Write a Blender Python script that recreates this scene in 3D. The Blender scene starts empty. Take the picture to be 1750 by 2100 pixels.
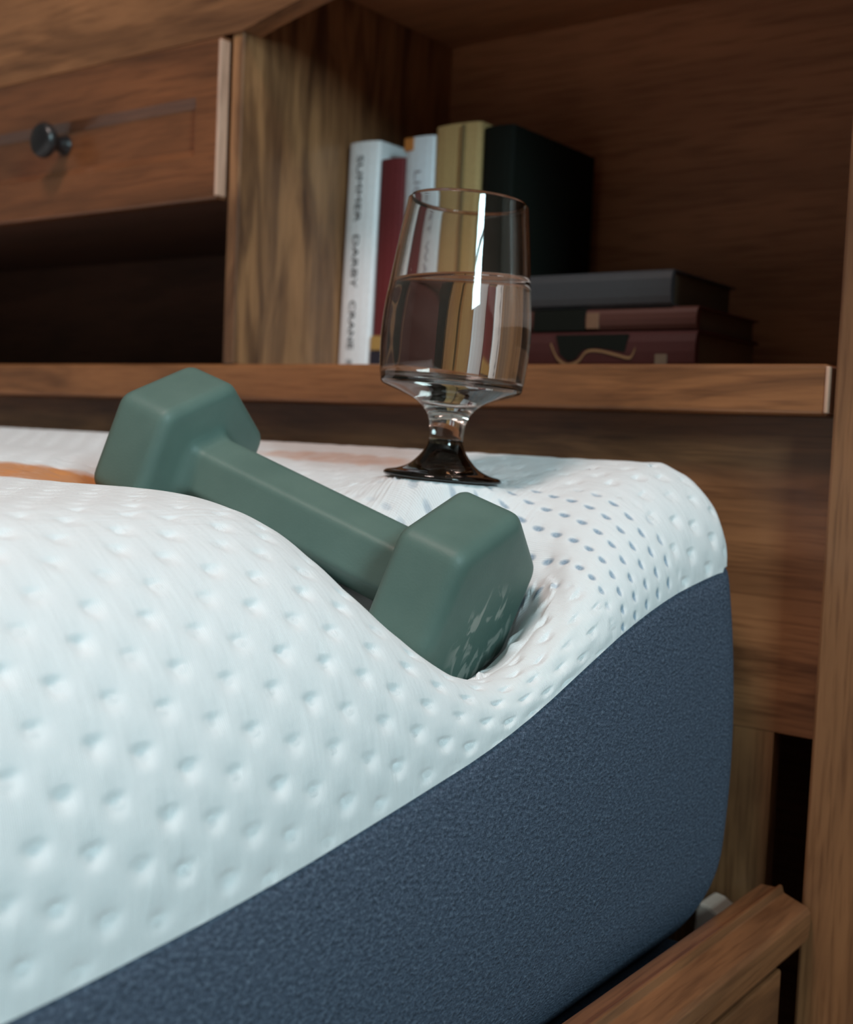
import bpy, bmesh, math, random
import numpy as np
from mathutils import Matrix, Vector

scn = bpy.context.scene
COL = scn.collection
random.seed(4)

# ------------------------------------------------------------------ camera
FPX = 2490.17                      # focal length in pixels of the 1750 x 2100 frame
RIGHT = Vector((0.79778344, 0.60134588, 0.04387167))
DOWN = Vector((0.07259132, -0.02356121, -0.99708343))
FWD = Vector((-0.59855834, 0.79864135, -0.06244924))
CAM = Vector((0.0, -0.66923736, 0.62))
cd = bpy.data.cameras.new('camera')
cam = bpy.data.objects.new('camera', cd)
COL.objects.link(cam)
m = Matrix.Identity(4)
for r in range(3):
    m[r][0] = RIGHT[r]; m[r][1] = -DOWN[r]; m[r][2] = -FWD[r]; m[r][3] = CAM[r]
cam.matrix_world = m
cd.sensor_fit = 'HORIZONTAL'; cd.sensor_width = 36.0
cd.lens = FPX * 36.0 / 1750.0
cd.clip_start = 0.01
cd.dof.use_dof = True
cd.dof.focus_distance = 0.52
cd.dof.aperture_fstop = 11.5
scn.camera = cam

# ------------------------------------------------------------------ world, light, exposure
w = bpy.data.worlds.new('daylight'); scn.world = w; w.use_nodes = True
w.node_tree.nodes['Background'].inputs[0].default_value = (0.75, 0.88, 1.0, 1)
w.node_tree.nodes['Background'].inputs[1].default_value = 1.0
WIN = dict(x=1.90, y0=-1.65, y1=-1.00, z0=1.28, z1=2.18)
ld = bpy.data.lights.new('window_daylight', 'AREA')
ld.shape = 'RECTANGLE'; ld.size = WIN['z1'] - WIN['z0']; ld.size_y = WIN['y1'] - WIN['y0']
ld.energy = 58.0; ld.color = (0.62, 0.92, 1.0)
lo = bpy.data.objects.new('window_daylight', ld); COL.objects.link(lo)
lo.location = (WIN['x'] + 0.09, (WIN['y0'] + WIN['y1']) / 2, (WIN['z0'] + WIN['z1']) / 2)
lo.rotation_euler = (0, math.radians(90), 0)     # shines towards -x
lc = bpy.data.lights.new('overhead_fill_light', 'AREA')  # added warm fill from above; no lamp fitting stands behind it
lc.shape = 'DISK'; lc.size = 0.45; lc.energy = 17.0; lc.color = (1.0, 0.79, 0.72)
lco = bpy.data.objects.new('overhead_fill_light', lc); COL.objects.link(lco)
lco.location = (-0.35, -1.10, 2.42)                # shines straight down from the ceiling
scn.view_settings.view_transform = 'Standard'
scn.view_settings.look = 'None'
scn.view_settings.exposure = 0.45
scn.view_settings.gamma = 1.0
scn.view_settings.use_curve_mapping = False

# ------------------------------------------------------------------ helpers
def empty(name, loc, label=None, cat=None, group=None):
    o = bpy.data.objects.new(name, None); COL.objects.link(o); o.location = loc
    o.empty_display_size = 0.02
    if label: o['label'] = label
    if cat: o['category'] = cat
    if group: o['group'] = group
    return o

def link(name, me, mat=None, parent=None, smooth=False):
    """mesh data in world coordinates, optionally parented without moving"""
    o = bpy.data.objects.new(name, me); COL.objects.link(o)
    if mat is not None: me.materials.append(mat)
    if smooth:
        me.polygons.foreach_set('use_smooth', [True] * len(me.polygons))
    if parent is not None:
        o.parent = parent
        root = parent
        inv = Matrix.Identity(4)
        chain = []
        while root is not None:
            chain.append(root); root = root.parent
        mw = Matrix.Identity(4)
        for c in reversed(chain):
            mw = mw @ c.matrix_parent_inverse @ c.matrix_basis if c.parent else c.matrix_basis.copy()
        o.matrix_parent_inverse = mw.inverted()
    return o

def tag(o, label, cat, group=None):
    o['label'] = label; o['category'] = cat
    if group: o['group'] = group
    return o

def struct(o):
    o['kind'] = 'structure'; return o

def mesh_py(name, v, f):
    me = bpy.data.meshes.new(name); me.from_pydata([tuple(p) for p in v], [], f); me.update(); return me

def box_mesh(name, lo_, hi_, bev=0.0015, seg=2, mat4=None):
    bm = bmesh.new()
    bmesh.ops.create_cube(bm, size=1.0)
    s = [hi_[i] - lo_[i] for i in range(3)]; c = [(hi_[i] + lo_[i]) / 2 for i in range(3)]
    for v in bm.verts:
        v.co = Vector((v.co.x * s[0] + c[0], v.co.y * s[1] + c[1], v.co.z * s[2] + c[2]))
    if bev > 0:
        bmesh.ops.bevel(bm, geom=list(bm.edges), offset=bev, segments=seg, affect='EDGES', profile=0.5)
    if mat4 is not None: bm.transform(mat4)
    me = bpy.data.meshes.new(name); bm.to_mesh(me); bm.free(); return me

def box(name, lo_, hi_, mat, parent=None, bev=0.0015, seg=2, mat4=None):
    return link(name, box_mesh(name, lo_, hi_, bev, seg, mat4), mat, parent)

def prism(name, pts, axis, a, b, mat, parent=None, bev=0.0):
    """extrude a polygon (list of 2D points in the plane of the other axes, in order) from a to b"""
    def P(p, t):
        if axis == 'y': return (p[0], t, p[1])
        if axis == 'x': return (t, p[0], p[1])
        return (p[0], p[1], t)
    n = len(pts)
    v = [P(p, a) for p in pts] + [P(p, b) for p in pts]
    f = [list(range(n)), list(range(2 * n - 1, n - 1, -1))]
    for i in range(n):
        j = (i + 1) % n; f.append([j, i, n + i, n + j])
    me = mesh_py(name, v, f)
    bm = bmesh.new(); bm.from_mesh(me)
    bmesh.ops.recalc_face_normals(bm, faces=bm.faces)
    if bev > 0:
        ed = [e for e in bm.edges if e.calc_face_angle(0) > 0.5]
        bmesh.ops.bevel(bm, geom=ed, offset=bev, segments=2, affect='EDGES', profile=0.5)
    bm.to_mesh(me); bm.free()
    return link(name, me, mat, parent)

def lathe(name, prof, mat, parent=None, seg=96, mat4=None):
    """closed profile [(r, z)...] from axis to axis, or closed loop"""
    v, f, rings = [], [], []
    for r, z in prof:
        if r < 1e-6:
            rings.append([len(v)]); v.append((0, 0, z))
        else:
            base = len(v)
            for k in range(seg):
                a = 2 * math.pi * k / seg
                v.append((r * math.cos(a), r * math.sin(a), z))
            rings.append(list(range(base, base + seg)))
    for A, B in zip(rings[:-1], rings[1:]):
        if len(A) == 1 and len(B) == 1: continue
        for k in range(seg):
            k2 = (k + 1) % seg
            if len(A) == 1: f.append([A[0], B[k2], B[k]])
            elif len(B) == 1: f.append([A[k], A[k2], B[0]])
            else: f.append([A[k], A[k2], B[k2], B[k]])
    me = mesh_py(name, v, f)
    bm = bmesh.new(); bm.from_mesh(me); bmesh.ops.recalc_face_normals(bm, faces=bm.faces)
    if mat4 is not None: bm.transform(mat4)
    bm.to_mesh(me); bm.free()
    return link(name, me, mat, parent, smooth=True)

def spline(pts, n):
    """Catmull-Rom resampling of a polyline"""
    P = [Vector(p) for p in pts]; out = []
    for i in range(len(P) - 1):
        p0 = P[max(i - 1, 0)]; p1 = P[i]; p2 = P[i + 1]; p3 = P[min(i + 2, len(P) - 1)]
        for k in range(n):
            t = k / n
            out.append(0.5 * ((2 * p1) + (p2 - p0) * t + (2 * p0 - 5 * p1 + 4 * p2 - p3) * t * t + (3 * p1 - p0 - 3 * p2 + p3) * t ** 3))
    out.append(P[-1]); return [tuple(p) for p in out]

# ------------------------------------------------------------------ materials
def new_mat(name):
    mt = bpy.data.materials.new(name); mt.use_nodes = True
    nt = mt.node_tree; nt.nodes.clear()
    out = nt.nodes.new('ShaderNodeOutputMaterial')
    b = nt.nodes.new('ShaderNodeBsdfPrincipled')
    nt.links.new(b.outputs[0], out.inputs[0])
    return mt, nt, b

def N(nt, typ, **kw):
    n = nt.nodes.new(typ)
    for k, v in kw.items():
        if k.startswith('i_'):
            key = k[2:]
            n.inputs[int(key) if key.isdigit() else key].default_value = v
        else: setattr(n, k, v)
    return n

def math_(nt, op, a, b=None, c=None, clamp=False):
    n = nt.nodes.new('ShaderNodeMath'); n.operation = op; n.use_clamp = clamp
    for i, x in enumerate((a, b, c)):
        if x is None: continue
        if isinstance(x, (int, float)): n.inputs[i].default_value = x
        else: nt.links.new(x, n.inputs[i])
    return n.outputs[0]

def ramp(nt, fac, stops):
    n = nt.nodes.new('ShaderNodeValToRGB')
    while len(n.color_ramp.elements) < len(stops): n.color_ramp.elements.new(0.5)
    for e, (p, c) in zip(n.color_ramp.elements, stops):
        e.position = p; e.color = (*c, 1) if len(c) == 3 else c
    nt.links.new(fac, n.inputs[0]); return n.outputs[0]

def mix(nt, fac, a, b, blend='MIX'):
    n = nt.nodes.new('ShaderNodeMix'); n.data_type = 'RGBA'; n.blend_type = blend
    for i, x in ((0, fac), (6, a), (7, b)):
        if isinstance(x, (int, float)): n.inputs[i].default_value = x
        elif isinstance(x, tuple): n.inputs[i].default_value = (*x, 1) if len(x) == 3 else x
        else: nt.links.new(x, n.inputs[i])
    return n.outputs[2]

def plain(name, col, rough=0.6, spec=0.5, bump=0.0, bscale=200.0, var=0.0):
    mt, nt, b = new_mat(name)
    tc = N(nt, 'ShaderNodeTexCoord')
    nz = N(nt, 'ShaderNodeTexNoise', i_Scale=bscale); nt.links.new(tc.outputs['Object'], nz.inputs['Vector'])
    k = max(var, 0.03)
    c = ramp(nt, nz.outputs[0], [(0.3, tuple(x * (1 - k) for x in col)), (0.7, tuple(min(1, x * (1 + k)) for x in col))])
    nt.links.new(c, b.inputs['Base Color'])
    b.inputs['Roughness'].default_value = rough
    b.inputs['Specular IOR Level'].default_value = spec
    if bump > 0:
        bp = N(nt, 'ShaderNodeBump', i_Strength=bump, i_Distance=0.0006)
        nt.links.new(nz.outputs[0], bp.inputs['Height']); nt.links.new(bp.outputs[0], b.inputs['Normal'])
    return mt

def wood(name, axis, light, dark, seed=0.0, rough=0.42, ring=26.0, streak=1.0, coat=0.25):
    """oak: grain running along the given axis, wavy growth bands, short dark pores"""
    light = tuple(a * k for a, k in zip(light, (1.12, 0.97, 0.86))); dark = tuple(a * k for a, k in zip(dark, (1.12, 0.97, 0.86)))
    mt, nt, b = new_mat(name)
    tc = N(nt, 'ShaderNodeTexCoord')
    sc = {'x': (0.16, 1, 1), 'y': (1, 0.16, 1), 'z': (1, 1, 0.16)}[axis]
    mp = N(nt, 'ShaderNodeMapping'); mp.inputs['Scale'].default_value = sc
    mp.inputs['Location'].default_value = (seed * 1.37, seed * 0.71, seed * 2.13)
    nt.links.new(tc.outputs['Object'], mp.inputs['Vector'])
    warp = N(nt, 'ShaderNodeTexNoise', i_Scale=9.0, i_Detail=3.0); nt.links.new(mp.outputs[0], warp.inputs['Vector'])
    big = N(nt, 'ShaderNodeTexNoise', i_Scale=ring, i_Detail=4.0, i_Roughness=0.55, i_Distortion=0.9)
    add = N(nt, 'ShaderNodeVectorMath', operation='MULTIPLY_ADD')
    nt.links.new(warp.outputs['Color'], add.inputs[0]); add.inputs[1].default_value = (0.06, 0.06, 0.06)
    nt.links.new(mp.outputs[0], add.inputs[2]); nt.links.new(add.outputs[0], big.inputs['Vector'])
    mp2 = N(nt, 'ShaderNodeMapping')
    s2 = {'x': (0.05, 1, 1), 'y': (1, 0.05, 1), 'z': (1, 1, 0.05)}[axis]
    mp2.inputs['Scale'].default_value = s2; nt.links.new(tc.outputs['Object'], mp2.inputs['Vector'])
    fib = N(nt, 'ShaderNodeTexNoise', i_Scale=420.0, i_Detail=3.0); nt.links.new(mp2.outputs[0], fib.inputs['Vector'])
    c1 = ramp(nt, big.outputs[0], [(0.30, dark), (0.46, tuple(0.45 * a + 0.55 * c for a, c in zip(dark, light))), (0.56, light), (0.72, tuple(min(1, x * 1.18) for x in light))])
    c2 = ramp(nt, fib.outputs[0], [(0.34, (0.62, 0.58, 0.55)), (0.52, (1, 1, 1))])
    col = mix(nt, 0.75 * streak, c1, c2, 'MULTIPLY')
    nt.links.new(col, b.inputs['Base Color'])
    b.inputs['Roughness'].default_value = rough
    b.inputs['Specular IOR Level'].default_value = 0.45
    b.inputs['Coat Weight'].default_value = coat; b.inputs['Coat Roughness'].default_value = 0.16
    bp = N(nt, 'ShaderNodeBump', i_Strength=0.25, i_Distance=0.0005)
    nt.links.new(fib.outputs[0], bp.inputs['Height']); nt.links.new(bp.outputs[0], b.inputs['Normal'])
    return mt

OAK_L = (0.250, 0.115, 0.048); OAK_D = (0.090, 0.038, 0.016)
W_X = wood('oak_grain_across', 'x', OAK_L, OAK_D, 1.0)
W_X2 = wood('oak_grain_across_rail', 'x', (0.265, 0.135, 0.064), (0.090, 0.042, 0.020), 5.0)
W_Z = wood('oak_grain_upright', 'z', (0.29, 0.160, 0.080), (0.080, 0.040, 0.022), 2.0, ring=40)
W_Z2 = wood('oak_grain_post', 'z', (0.23, 0.120, 0.058), (0.080, 0.038, 0.020), 9.0)
W_Y = wood('oak_grain_side_rail', 'y', (0.19, 0.088, 0.040), (0.050, 0.023, 0.012), 3.0, ring=22, coat=0.5)
W_IN = wood('oak_veneer_inside', 'x', (0.34, 0.165, 0.082), (0.24, 0.112, 0.056), 7.0, rough=0.6, ring=12, coat=0.0)
W_SHADE = wood('cubby_shade_wood', 'x', (0.075, 0.036, 0.022), (0.045, 0.022, 0.013), 8.0, rough=0.7, ring=12, coat=0.0)  # oak darkened: the shade inside the cubby is put into the colour
W_DR = wood('oak_drawer_front', 'x', (0.180, 0.072, 0.029), (0.092, 0.037, 0.015), 11.0, ring=16, coat=0.6)

# ------------------------------------------------------------------ the room
RX0, RX1, RY0, RY1, RZ1 = -2.7, WIN['x'], -3.2, 0.34, 2.45
M_WALL = plain('wall_paint', (0.28, 0.25, 0.22), 0.9, 0.2, 0.1, 60)
M_CEIL = plain('ceiling_paint', (0.52, 0.46, 0.43), 0.95, 0.1)
M_FLOOR = wood('floor_boards', 'y', (0.23, 0.13, 0.07), (0.12, 0.06, 0.03), 4.0)
struct(box('floor', (RX0 - .1, RY0 - .1, -0.1), (RX1 + .1, RY1 + .1, 0.0), M_FLOOR, bev=0))
struct(box('ceiling', (RX0 - .1, RY0 - .1, RZ1), (RX1 + .1, RY1 + .1, RZ1 + .1), M_CEIL, bev=0))
struct(box('wall_back', (RX0 - .1, RY1, 0.0), (RX1 + .1, RY1 + .1, RZ1), M_WALL, bev=0))
struct(box('wall_left', (RX0 - .1, RY0, 0.0), (RX0, RY1, RZ1), M_WALL, bev=0))
struct(box('wall_front', (RX0 - .1, RY0 - .1, 0.0), (RX1 + .1, RY0, RZ1), M_WALL, bev=0))
# right wall with its window opening
v, f = [], []
def addbox(v, f, a, b):
    n = len(v)
    for x in (a[0], b[0]):
        for y in (a[1], b[1]):
            for z in (a[2], b[2]): v.append((x, y, z))
    for q in ((0, 1, 3, 2), (4, 6, 7, 5), (0, 4, 5, 1), (2, 3, 7, 6), (0, 2, 6, 4), (1, 5, 7, 3)):
        f.append([n + i for i in q])
addbox(v, f, (RX1, RY0, 0), (RX1 + .1, WIN['y0'], RZ1))
addbox(v, f, (RX1, WIN['y1'], 0), (RX1 + .1, RY1, RZ1))
addbox(v, f, (RX1, WIN['y0'], 0), (RX1 + .1, WIN['y1'], WIN['z0']))
addbox(v, f, (RX1, WIN['y0'], WIN['z1']), (RX1 + .1, WIN['y1'], RZ1))
struct(link('wall_right', mesh_py('wall_right', v, f), M_WALL))
M_TRIM = plain('white_window_paint', (0.8, 0.8, 0.78), 0.5)
wv, wf = [], []
y0, y1, z0, z1 = WIN['y0'], WIN['y1'], WIN['z0'], WIN['z1']
for a, b in (((y0, z0), (y0 + .04, z1)), ((y1 - .04, z0), (y1, z1)), ((y0, z0), (y1, z0 + .04)), ((y0, z1 - .04), (y1, z1)), ((y0, (z0 + z1) / 2 - .02), (y1, (z0 + z1) / 2 + .02))):
    addbox(wv, wf, (RX1 + .02, a[0], a[1]), (RX1 + .06, b[0], b[1]))
struct(link('window_1', mesh_py('window_1', wv, wf), M_TRIM))

# ------------------------------------------------------------------ bookcase headboard
SHZ = 0.6695           # top of the shelf
XC = -1.107             # middle of the headboard
HB = empty('bookcase_headboard', (XC, 0.15, 0.0), 'brown oak bookcase headboard with open shelf, cubby and drawer behind the mattress', 'headboard')
XR, XP1, XP0 = -0.2255, -0.697, -0.709       # right post edge, partition right and left faces
XL = XC * 2 - XR
BACK = 0.27
box('shelf', (XL + .003, 0.0, SHZ - 0.029), (XR - 0.0035, BACK, SHZ), W_X, HB, 0.0028, 3)
box('partition', (XP0, 0.0, SHZ), (XP1, BACK, 0.985), W_Z, HB, 0.0012)
box('partition', (2 * XC - XP1, 0.0, SHZ), (2 * XC - XP0, BACK, 0.985), W_Z, HB, 0.0012)
box('back_panel', (XL, BACK, 0.05), (XR, BACK + .012, 1.06), W_IN, HB, 0)
box('side_panel', (XR, 0.018, 0.0), (XR + .09, BACK + .012, 1.05), W_Z2, HB, 0.001)
box('side_panel', (XL - .09, 0.018, 0.0), (XL, BACK + .012, 1.05), W_Z2, HB, 0.001)
box('post', (XR, 0.0, 0.0), (XR + .095, 0.018, 1.05), W_Z2, HB, 0.002)
box('post', (XL - .095, 0.0, 0.0), (XL, 0.018, 1.05), W_Z2, HB, 0.002)
box('lower_panel', (XL, 0.022, 0.455), (XR, 0.034, SHZ - 0.0291), W_X2, HB, 0.0003)
box('lower_stile', (XR - .16, 0.0223, 0.06), (XR - .030, 0.034, 0.4548), W_Z2, HB, 0.0003)
box('lower_stile', (XL, 0.0175, 0.06), (XL + .16, 0.034, 0.4545), W_Z2, HB, 0.001)
box('top_board', (XL - .11, -0.018, 1.05), (XR + .11, BACK + .02, 1.08), W_X, HB, 0.006, 3)
box('compartment_roof', (XL, 0.019, 0.985), (XR, BACK, 0.997), W_IN, HB, 0.0)
# top rail with an arched cut over each open compartment
ZR = 0.9235
pts = [(XL, 1.05), (XR, 1.05)]
def arch(xa, xb, rise, n=18):
    return [(xa + (xb - xa) * k / n, ZR + rise * (1 - (2 * k / n - 1) ** 2)) for k in range(n + 1)]
pts += arch(XR, XP1, 0.030) + arch(2 * XC - XP1, XL, 0.030)
prism('top_rail', pts, 'y', -0.002, 0.0175, W_X2, HB, 0.0)
# drawer
DX0, DX1, DZ0, DZ1, DY = 2 * XC + 0.7105, -0.7105, 0.7965, 0.9195, -0.0110
bm = bmesh.new()
def ringv(x0, x1, z0, z1, y): return [bm.verts.new((a, y, c)) for a, c in ((x0, z0), (x1, z0), (x1, z1), (x0, z1))]
RB = 0.0030
R = [ringv(DX0, DX1, DZ0, DZ1, -0.0005)]
for k in range(9):
    q = math.pi / 2 * k / 8; e = RB * (1 - math.cos(q))
    R.append(ringv(DX0 + e, DX1 - e, DZ0 + e * .5, DZ1 - e * .5, DY + RB * (1 - math.sin(q))))
R += [ringv(DX0 + .026, DX1 - .026, DZ0 + .034, DZ1 - .043, DY), ringv(DX0 + .033, DX1 - .033, DZ0 + .041, DZ1 - .050, DY + .006), ringv(DX0 + .036, DX1 - .036, DZ0 + .044, DZ1 - .053, DY + .006)]
for A, B in zip(R[:-1], R[1:]):
    for i in range(4): bm.faces.new((A[i], A[(i + 1) % 4], B[(i + 1) % 4], B[i]))
bm.faces.new(R[-1]); bm.faces.new(R[0][::-1])
bmesh.ops.recalc_face_normals(bm, faces=bm.faces)
me = bpy.data.meshes.new('drawer'); bm.to_mesh(me); bm.free()
drawer = link('drawer', me, W_DR, HB)
me.polygons.foreach_set('use_smooth', [4 <= i < 36 for i in range(len(me.polygons))])
M_GLINT = wood('painted_edge_glint', 'z', (0.62, 0.44, 0.36), (0.42, 0.29, 0.23), 6.0)  # pale tone paints the highlight along the drawer and shelf edges
box('edge_glint', (DX1 - .0022, DY - .0004, DZ0 + .002), (DX1 + .0006, -0.0010, DZ1 - .002), M_GLINT, drawer, 0.0012, 3)  # added strip, painted glint of the rounded drawer edge
M_KNOB = plain('dark_bronze', (0.012, 0.011, 0.012), 0.32, 0.6)
KPROF = spline([(0, 0.0), (0.0085, 0.0), (0.0075, 0.004), (0.0062, 0.010), (0.009, 0.0145), (0.0142, 0.019), (0.0150, 0.0235), (0.0125, 0.0275), (0.006, 0.0295), (0, 0.030)], 5)
for kx in (-0.9085, 2 * XC + 0.9085):
    KT = Matrix.Translation((kx, DY + .006, 0.8585)) @ Matrix.Rotation(math.radians(90), 4, 'X')
    lathe('knob', KPROF, M_KNOB, drawer, 40, KT)
box('edge_glint', (XR - 0.0052, -0.0006, SHZ - 0.0275), (XR - 0.0030, 0.012, SHZ - 0.0015), M_GLINT, HB, 0.0006)  # same painted glint on the shelf end
# drawer box behind the front
box('drawer_box', (DX0 + .01, 0.0, DZ0 + .008), (DX1 - .006, 0.25, DZ1 - .015), W_SHADE, HB, 0)
box('cubby_shade_panel', (2 * XC - XP0, 0.255, SHZ), (XP0, BACK, 0.985), W_SHADE, HB, 0)  # added dark panel before the back panel, painting the cubby's shade

# ------------------------------------------------------------------ side rail of the bed
SR = empty('bed_side_rail', (-0.235, -1.0, 0.2), 'brown wooden bed side rail running along the navy side of the mattress', 'bed rail')
prof = [(-0.2500, 0.3700), (-0.2480, 0.3728), (-0.2386, 0.3732), (-0.2372, 0.3754), (-0.2354, 0.3752), (-0.2342, 0.3712), (-0.2205, 0.3665), (-0.2185, 0.3640), (-0.2180, 0.3570), (-0.2190, 0.3490), (-0.2235, 0.3425), (-0.2300, 0.3390), (-0.2500, 0.3390)]
prism('rail_cap', prof, 'y', -1.95, -0.0035, W_Y, SR, 0.0006)
box('rail_board', (-0.2455, -1.94, 0.17), (-0.2235, -0.030, 0.3389), W_Y, SR, 0.0015)
M_CREAM = plain('cream_plastic', (0.88, 0.66, 0.55), 0.5)
prism('corner_bracket', [(-0.285, 0.318), (-0.2835, 0.350), (-0.2815, 0.3555), (-0.275, 0.3545), (-0.262, 0.347), (-0.254, 0.335), (-0.2535, 0.318)], 'y', -0.012, 0.012, M_CREAM, None, 0.002)
o = bpy.data.objects['corner_bracket']; tag(o, 'small cream corner bracket wedged between mattress and side rail at the headboard', 'bracket')

# ------------------------------------------------------------------ dumbbell shape
DS = 1.12
DB_C = Vector((-0.401202, -0.230531, 0.575691))
DB_M = np.array([[0.94271748, 0.27887153, -0.18306944], [0.10876452, -0.77574005, -0.62160893], [-0.31536333, 0.56609014, -0.76163503]])
RC = 0.0422 * DS; G = 0.06198 * DS; H = 0.0325 * DS; AP = RC * math.cos(math.pi / 6) * 1.0

def hex_r(phi, a, rc):
    """polar radius of a hexagon with apothem a and corner radius rc; corners at multiples of 60 deg"""
    p = (phi + math.pi / 6) % (math.pi / 3) - math.pi / 6          # 0 at a corner
    dl = abs(p)                                                    # angle from the corner
    fa = math.pi / 6 - dl                                          # angle from the face normal
    if a * math.tan(fa) <= (a - rc) * math.tan(math.pi / 6): return a / math.cos(fa)
    d = (a - rc) / math.cos(math.pi / 6)
    return d * math.cos(dl) + math.sqrt(max(rc * rc - (d * math.sin(dl)) ** 2, 0))

NSEG = 120
HR = 0.0176; HRC = 0.0048        # handle apothem and corner radius
def ring_pts(s, a, rc):
    out = []
    for k in range(NSEG):
        ph = 2 * math.pi * k / NSEG
        r = hex_r(ph, a, min(rc, a * 0.98)); out.append((s, r * math.cos(ph), -r * math.sin(ph)))
    return out
RE = 0.0078; RCN = 0.0085
stations = []
def head_stations(sgn):
    L = []
    for t in (0.02, 0.25, 0.5, 0.75): L.append((G + H + 0.0010 * (1 - t * t), (AP - RE) * t, 0.5 * RCN * t + .001))
    for k in range(0, 9):
        q = math.pi / 2 * (1 - k / 8)
        L.append((G + H - RE + RE * math.sin(q), AP - RE + RE * math.cos(q), RCN - 0.45 * RE * (1 - math.cos(q))))
    for k in range(1, 5): L.append((G + H - RE + (RE * 2 - H) * k / 5, AP, RCN))
    r2 = RE * 0.85
    for k in range(0, 9):
        q = math.pi / 2 * k / 8
        L.append((G + r2 - r2 * math.sin(q), AP - r2 + r2 * math.cos(q), RCN - 0.45 * r2 * (1 - math.cos(q))))
    # inner face sloping into the handle with a fillet
    fr = 0.0080
    a1 = HR + fr
    for t in (0.35, 0.7): L.append((G - 0.001 * t, (AP - r2) * (1 - t) + a1 * t, RCN * 0.6 + (HRC + fr - RCN * .6) * t))
    for k in range(0, 8):
        q = math.pi / 2 * k / 7
        L.append((G - 0.0012 - fr * math.sin(q) , a1 - fr * math.sin(q) if k == 0 else HR + fr * (1 - math.sin(q)), HRC + fr * (1 - math.sin(q))))
    L[-8:] = [(G - 0.0012 - fr * (1 - math.cos(math.pi / 2 * k / 7)), HR + fr * (1 - math.sin(math.pi / 2 * k / 7)), HRC + 0.6 * fr * (1 - math.sin(math.pi / 2 * k / 7))) for k in range(8)]
    return L
HS = head_stations(1)
def sweep(st, sgn, cap):
    v, f = [], []
    for s, a, rc in st: v += ring_pts(sgn * s, a, rc)
    n = len(st)
    for i in range(n - 1):
        for k in range(NSEG):
            k2 = (k + 1) % NSEG
            f.append([i * NSEG + k, i * NSEG + k2, (i + 1) * NSEG + k2, (i + 1) * NSEG + k])
    if cap: f.append([k for k in range(NSEG)][::-1])
    return v, f
def db_world(v):
    A = np.array(v) @ DB_M.T + np.array(DB_C); return A
hx0 = HS[-1][0]
hand = [(hx0 - 2 * hx0 * k / 60, HR, HRC) for k in range(61)]
DBV = {}
for nm, st, sg, cp in (('near', HS, 1, True), ('far', HS, -1, True), ('handle', hand, 1, False)):
    v, f = sweep(st, sg, cp); DBV[nm] = (db_world(v), f)
ALLV = np.concatenate([DBV[k][0] for k in DBV])

# ------------------------------------------------------------------ mattress
XS = -0.262            # side of the mattress at the seam
YE = -0.010            # head end of the mattress
TOPZ, BOTZ = 0.600, 0.336
SEAM = [(-2.2, .470), (-0.60, .463), (-0.487, .465), (-0.46, .468), (-0.405, .473), (-0.35, .482), (-0.31, .489), (-0.255, .499), (-0.197, .520), (-0.137, .541), (-0.075, .552), (-0.03, .556), (0.1, .556)]
sy = np.array([p[0] for p in SEAM]); sz = np.array([p[1] for p in SEAM])
def seam_z(y):
    y = np.asarray(y, float)
    return sum(np.interp(y + d, sy, sz) for d in (-.03, -.015, 0, .015, .03)) / 5
def sstep(a, b, x):
    t = np.clip((np.asarray(x, float) - a) / (b - a), 0, 1); return t * t * (3 - 2 * t)
def edge_w(y): return 0.050 + 0.050 * sstep(-0.08, -0.34, y)
def top_z(x, y):
    sag = 0.056 * np.exp(-0.5 * (((x + 0.300) / 0.044) ** 2 + ((y + 0.253) / 0.041) ** 2))
    return TOPZ + 0.0115 * sstep(-0.15, -0.045, y) - 0.009 * sstep(-0.28, -0.40, y) - sag
def base_z(x, y):
    W = edge_w(y); ins = np.clip((XS - x) / W, 0, 1)
    sn = np.sqrt(np.clip(1 - (1 - ins) ** 2, 0, 1)); S = seam_z(y)
    return S + (top_z(x, y) - S) * sn, sn
GX0, GY0, GH = -0.72, -0.60, 0.0025
gx = np.arange(GX0, XS + 0.0001, GH); gy = np.arange(GY0, -0.012, GH)
XX, YY = np.meshgrid(gx, gy, indexing='ij')
BZ, SN = base_z(XX, YY)
OB = np.full(XX.shape, 9.0)
ii = np.rint((ALLV[:, 0] - GX0) / GH).astype(int); jj = np.rint((ALLV[:, 1] - GY0) / GH).astype(int)
ok = (ii >= 0) & (ii < XX.shape[0]) & (jj >= 0) & (jj < XX.shape[1])
np.minimum.at(OB, (ii[ok], jj[ok]), ALLV[ok, 2])
o2 = OB.copy()
for a in (-1, 0, 1):
    for b in (-1, 0, 1): o2 = np.minimum(o2, np.roll(np.roll(OB, a, 0), b, 1) + 0.0008)
OB = o2
# the goblet's foot
GL = Vector((-0.38365, -0.14469, 0.59695))       # centre of the foot
tilt_dir = Vector((0.79855, 0.60193, 0)).normalized()
TILT = 0.051
fz = GL.z - ((XX - GL.x) * tilt_dir.x + (YY - GL.y) * tilt_dir.y) * math.tan(TILT)
infoot = (XX - GL.x) ** 2 + (YY - GL.y) ** 2 < 0.0318 ** 2
PEN = np.where(OB < 8, (BZ - OB + 0.0012) / np.clip(SN, 0.35, 1), 0); PEN = np.clip(PEN, 0, None)
FOOT = BZ - fz + 0.0004                       # the cover meets the whole underside of the foot
D = PEN.copy(); LAM = 0.042; kk = (GH / LAM) ** 2
for it in range(1400):
    Pd = np.pad(D, 1, mode='edge')
    D = np.maximum(PEN, (Pd[2:, 1:-1] + Pd[:-2, 1:-1] + Pd[1:-1, 2:] + Pd[1:-1, :-2]) / (4 + kk))
    D = np.where(infoot, FOOT, D)
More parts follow.
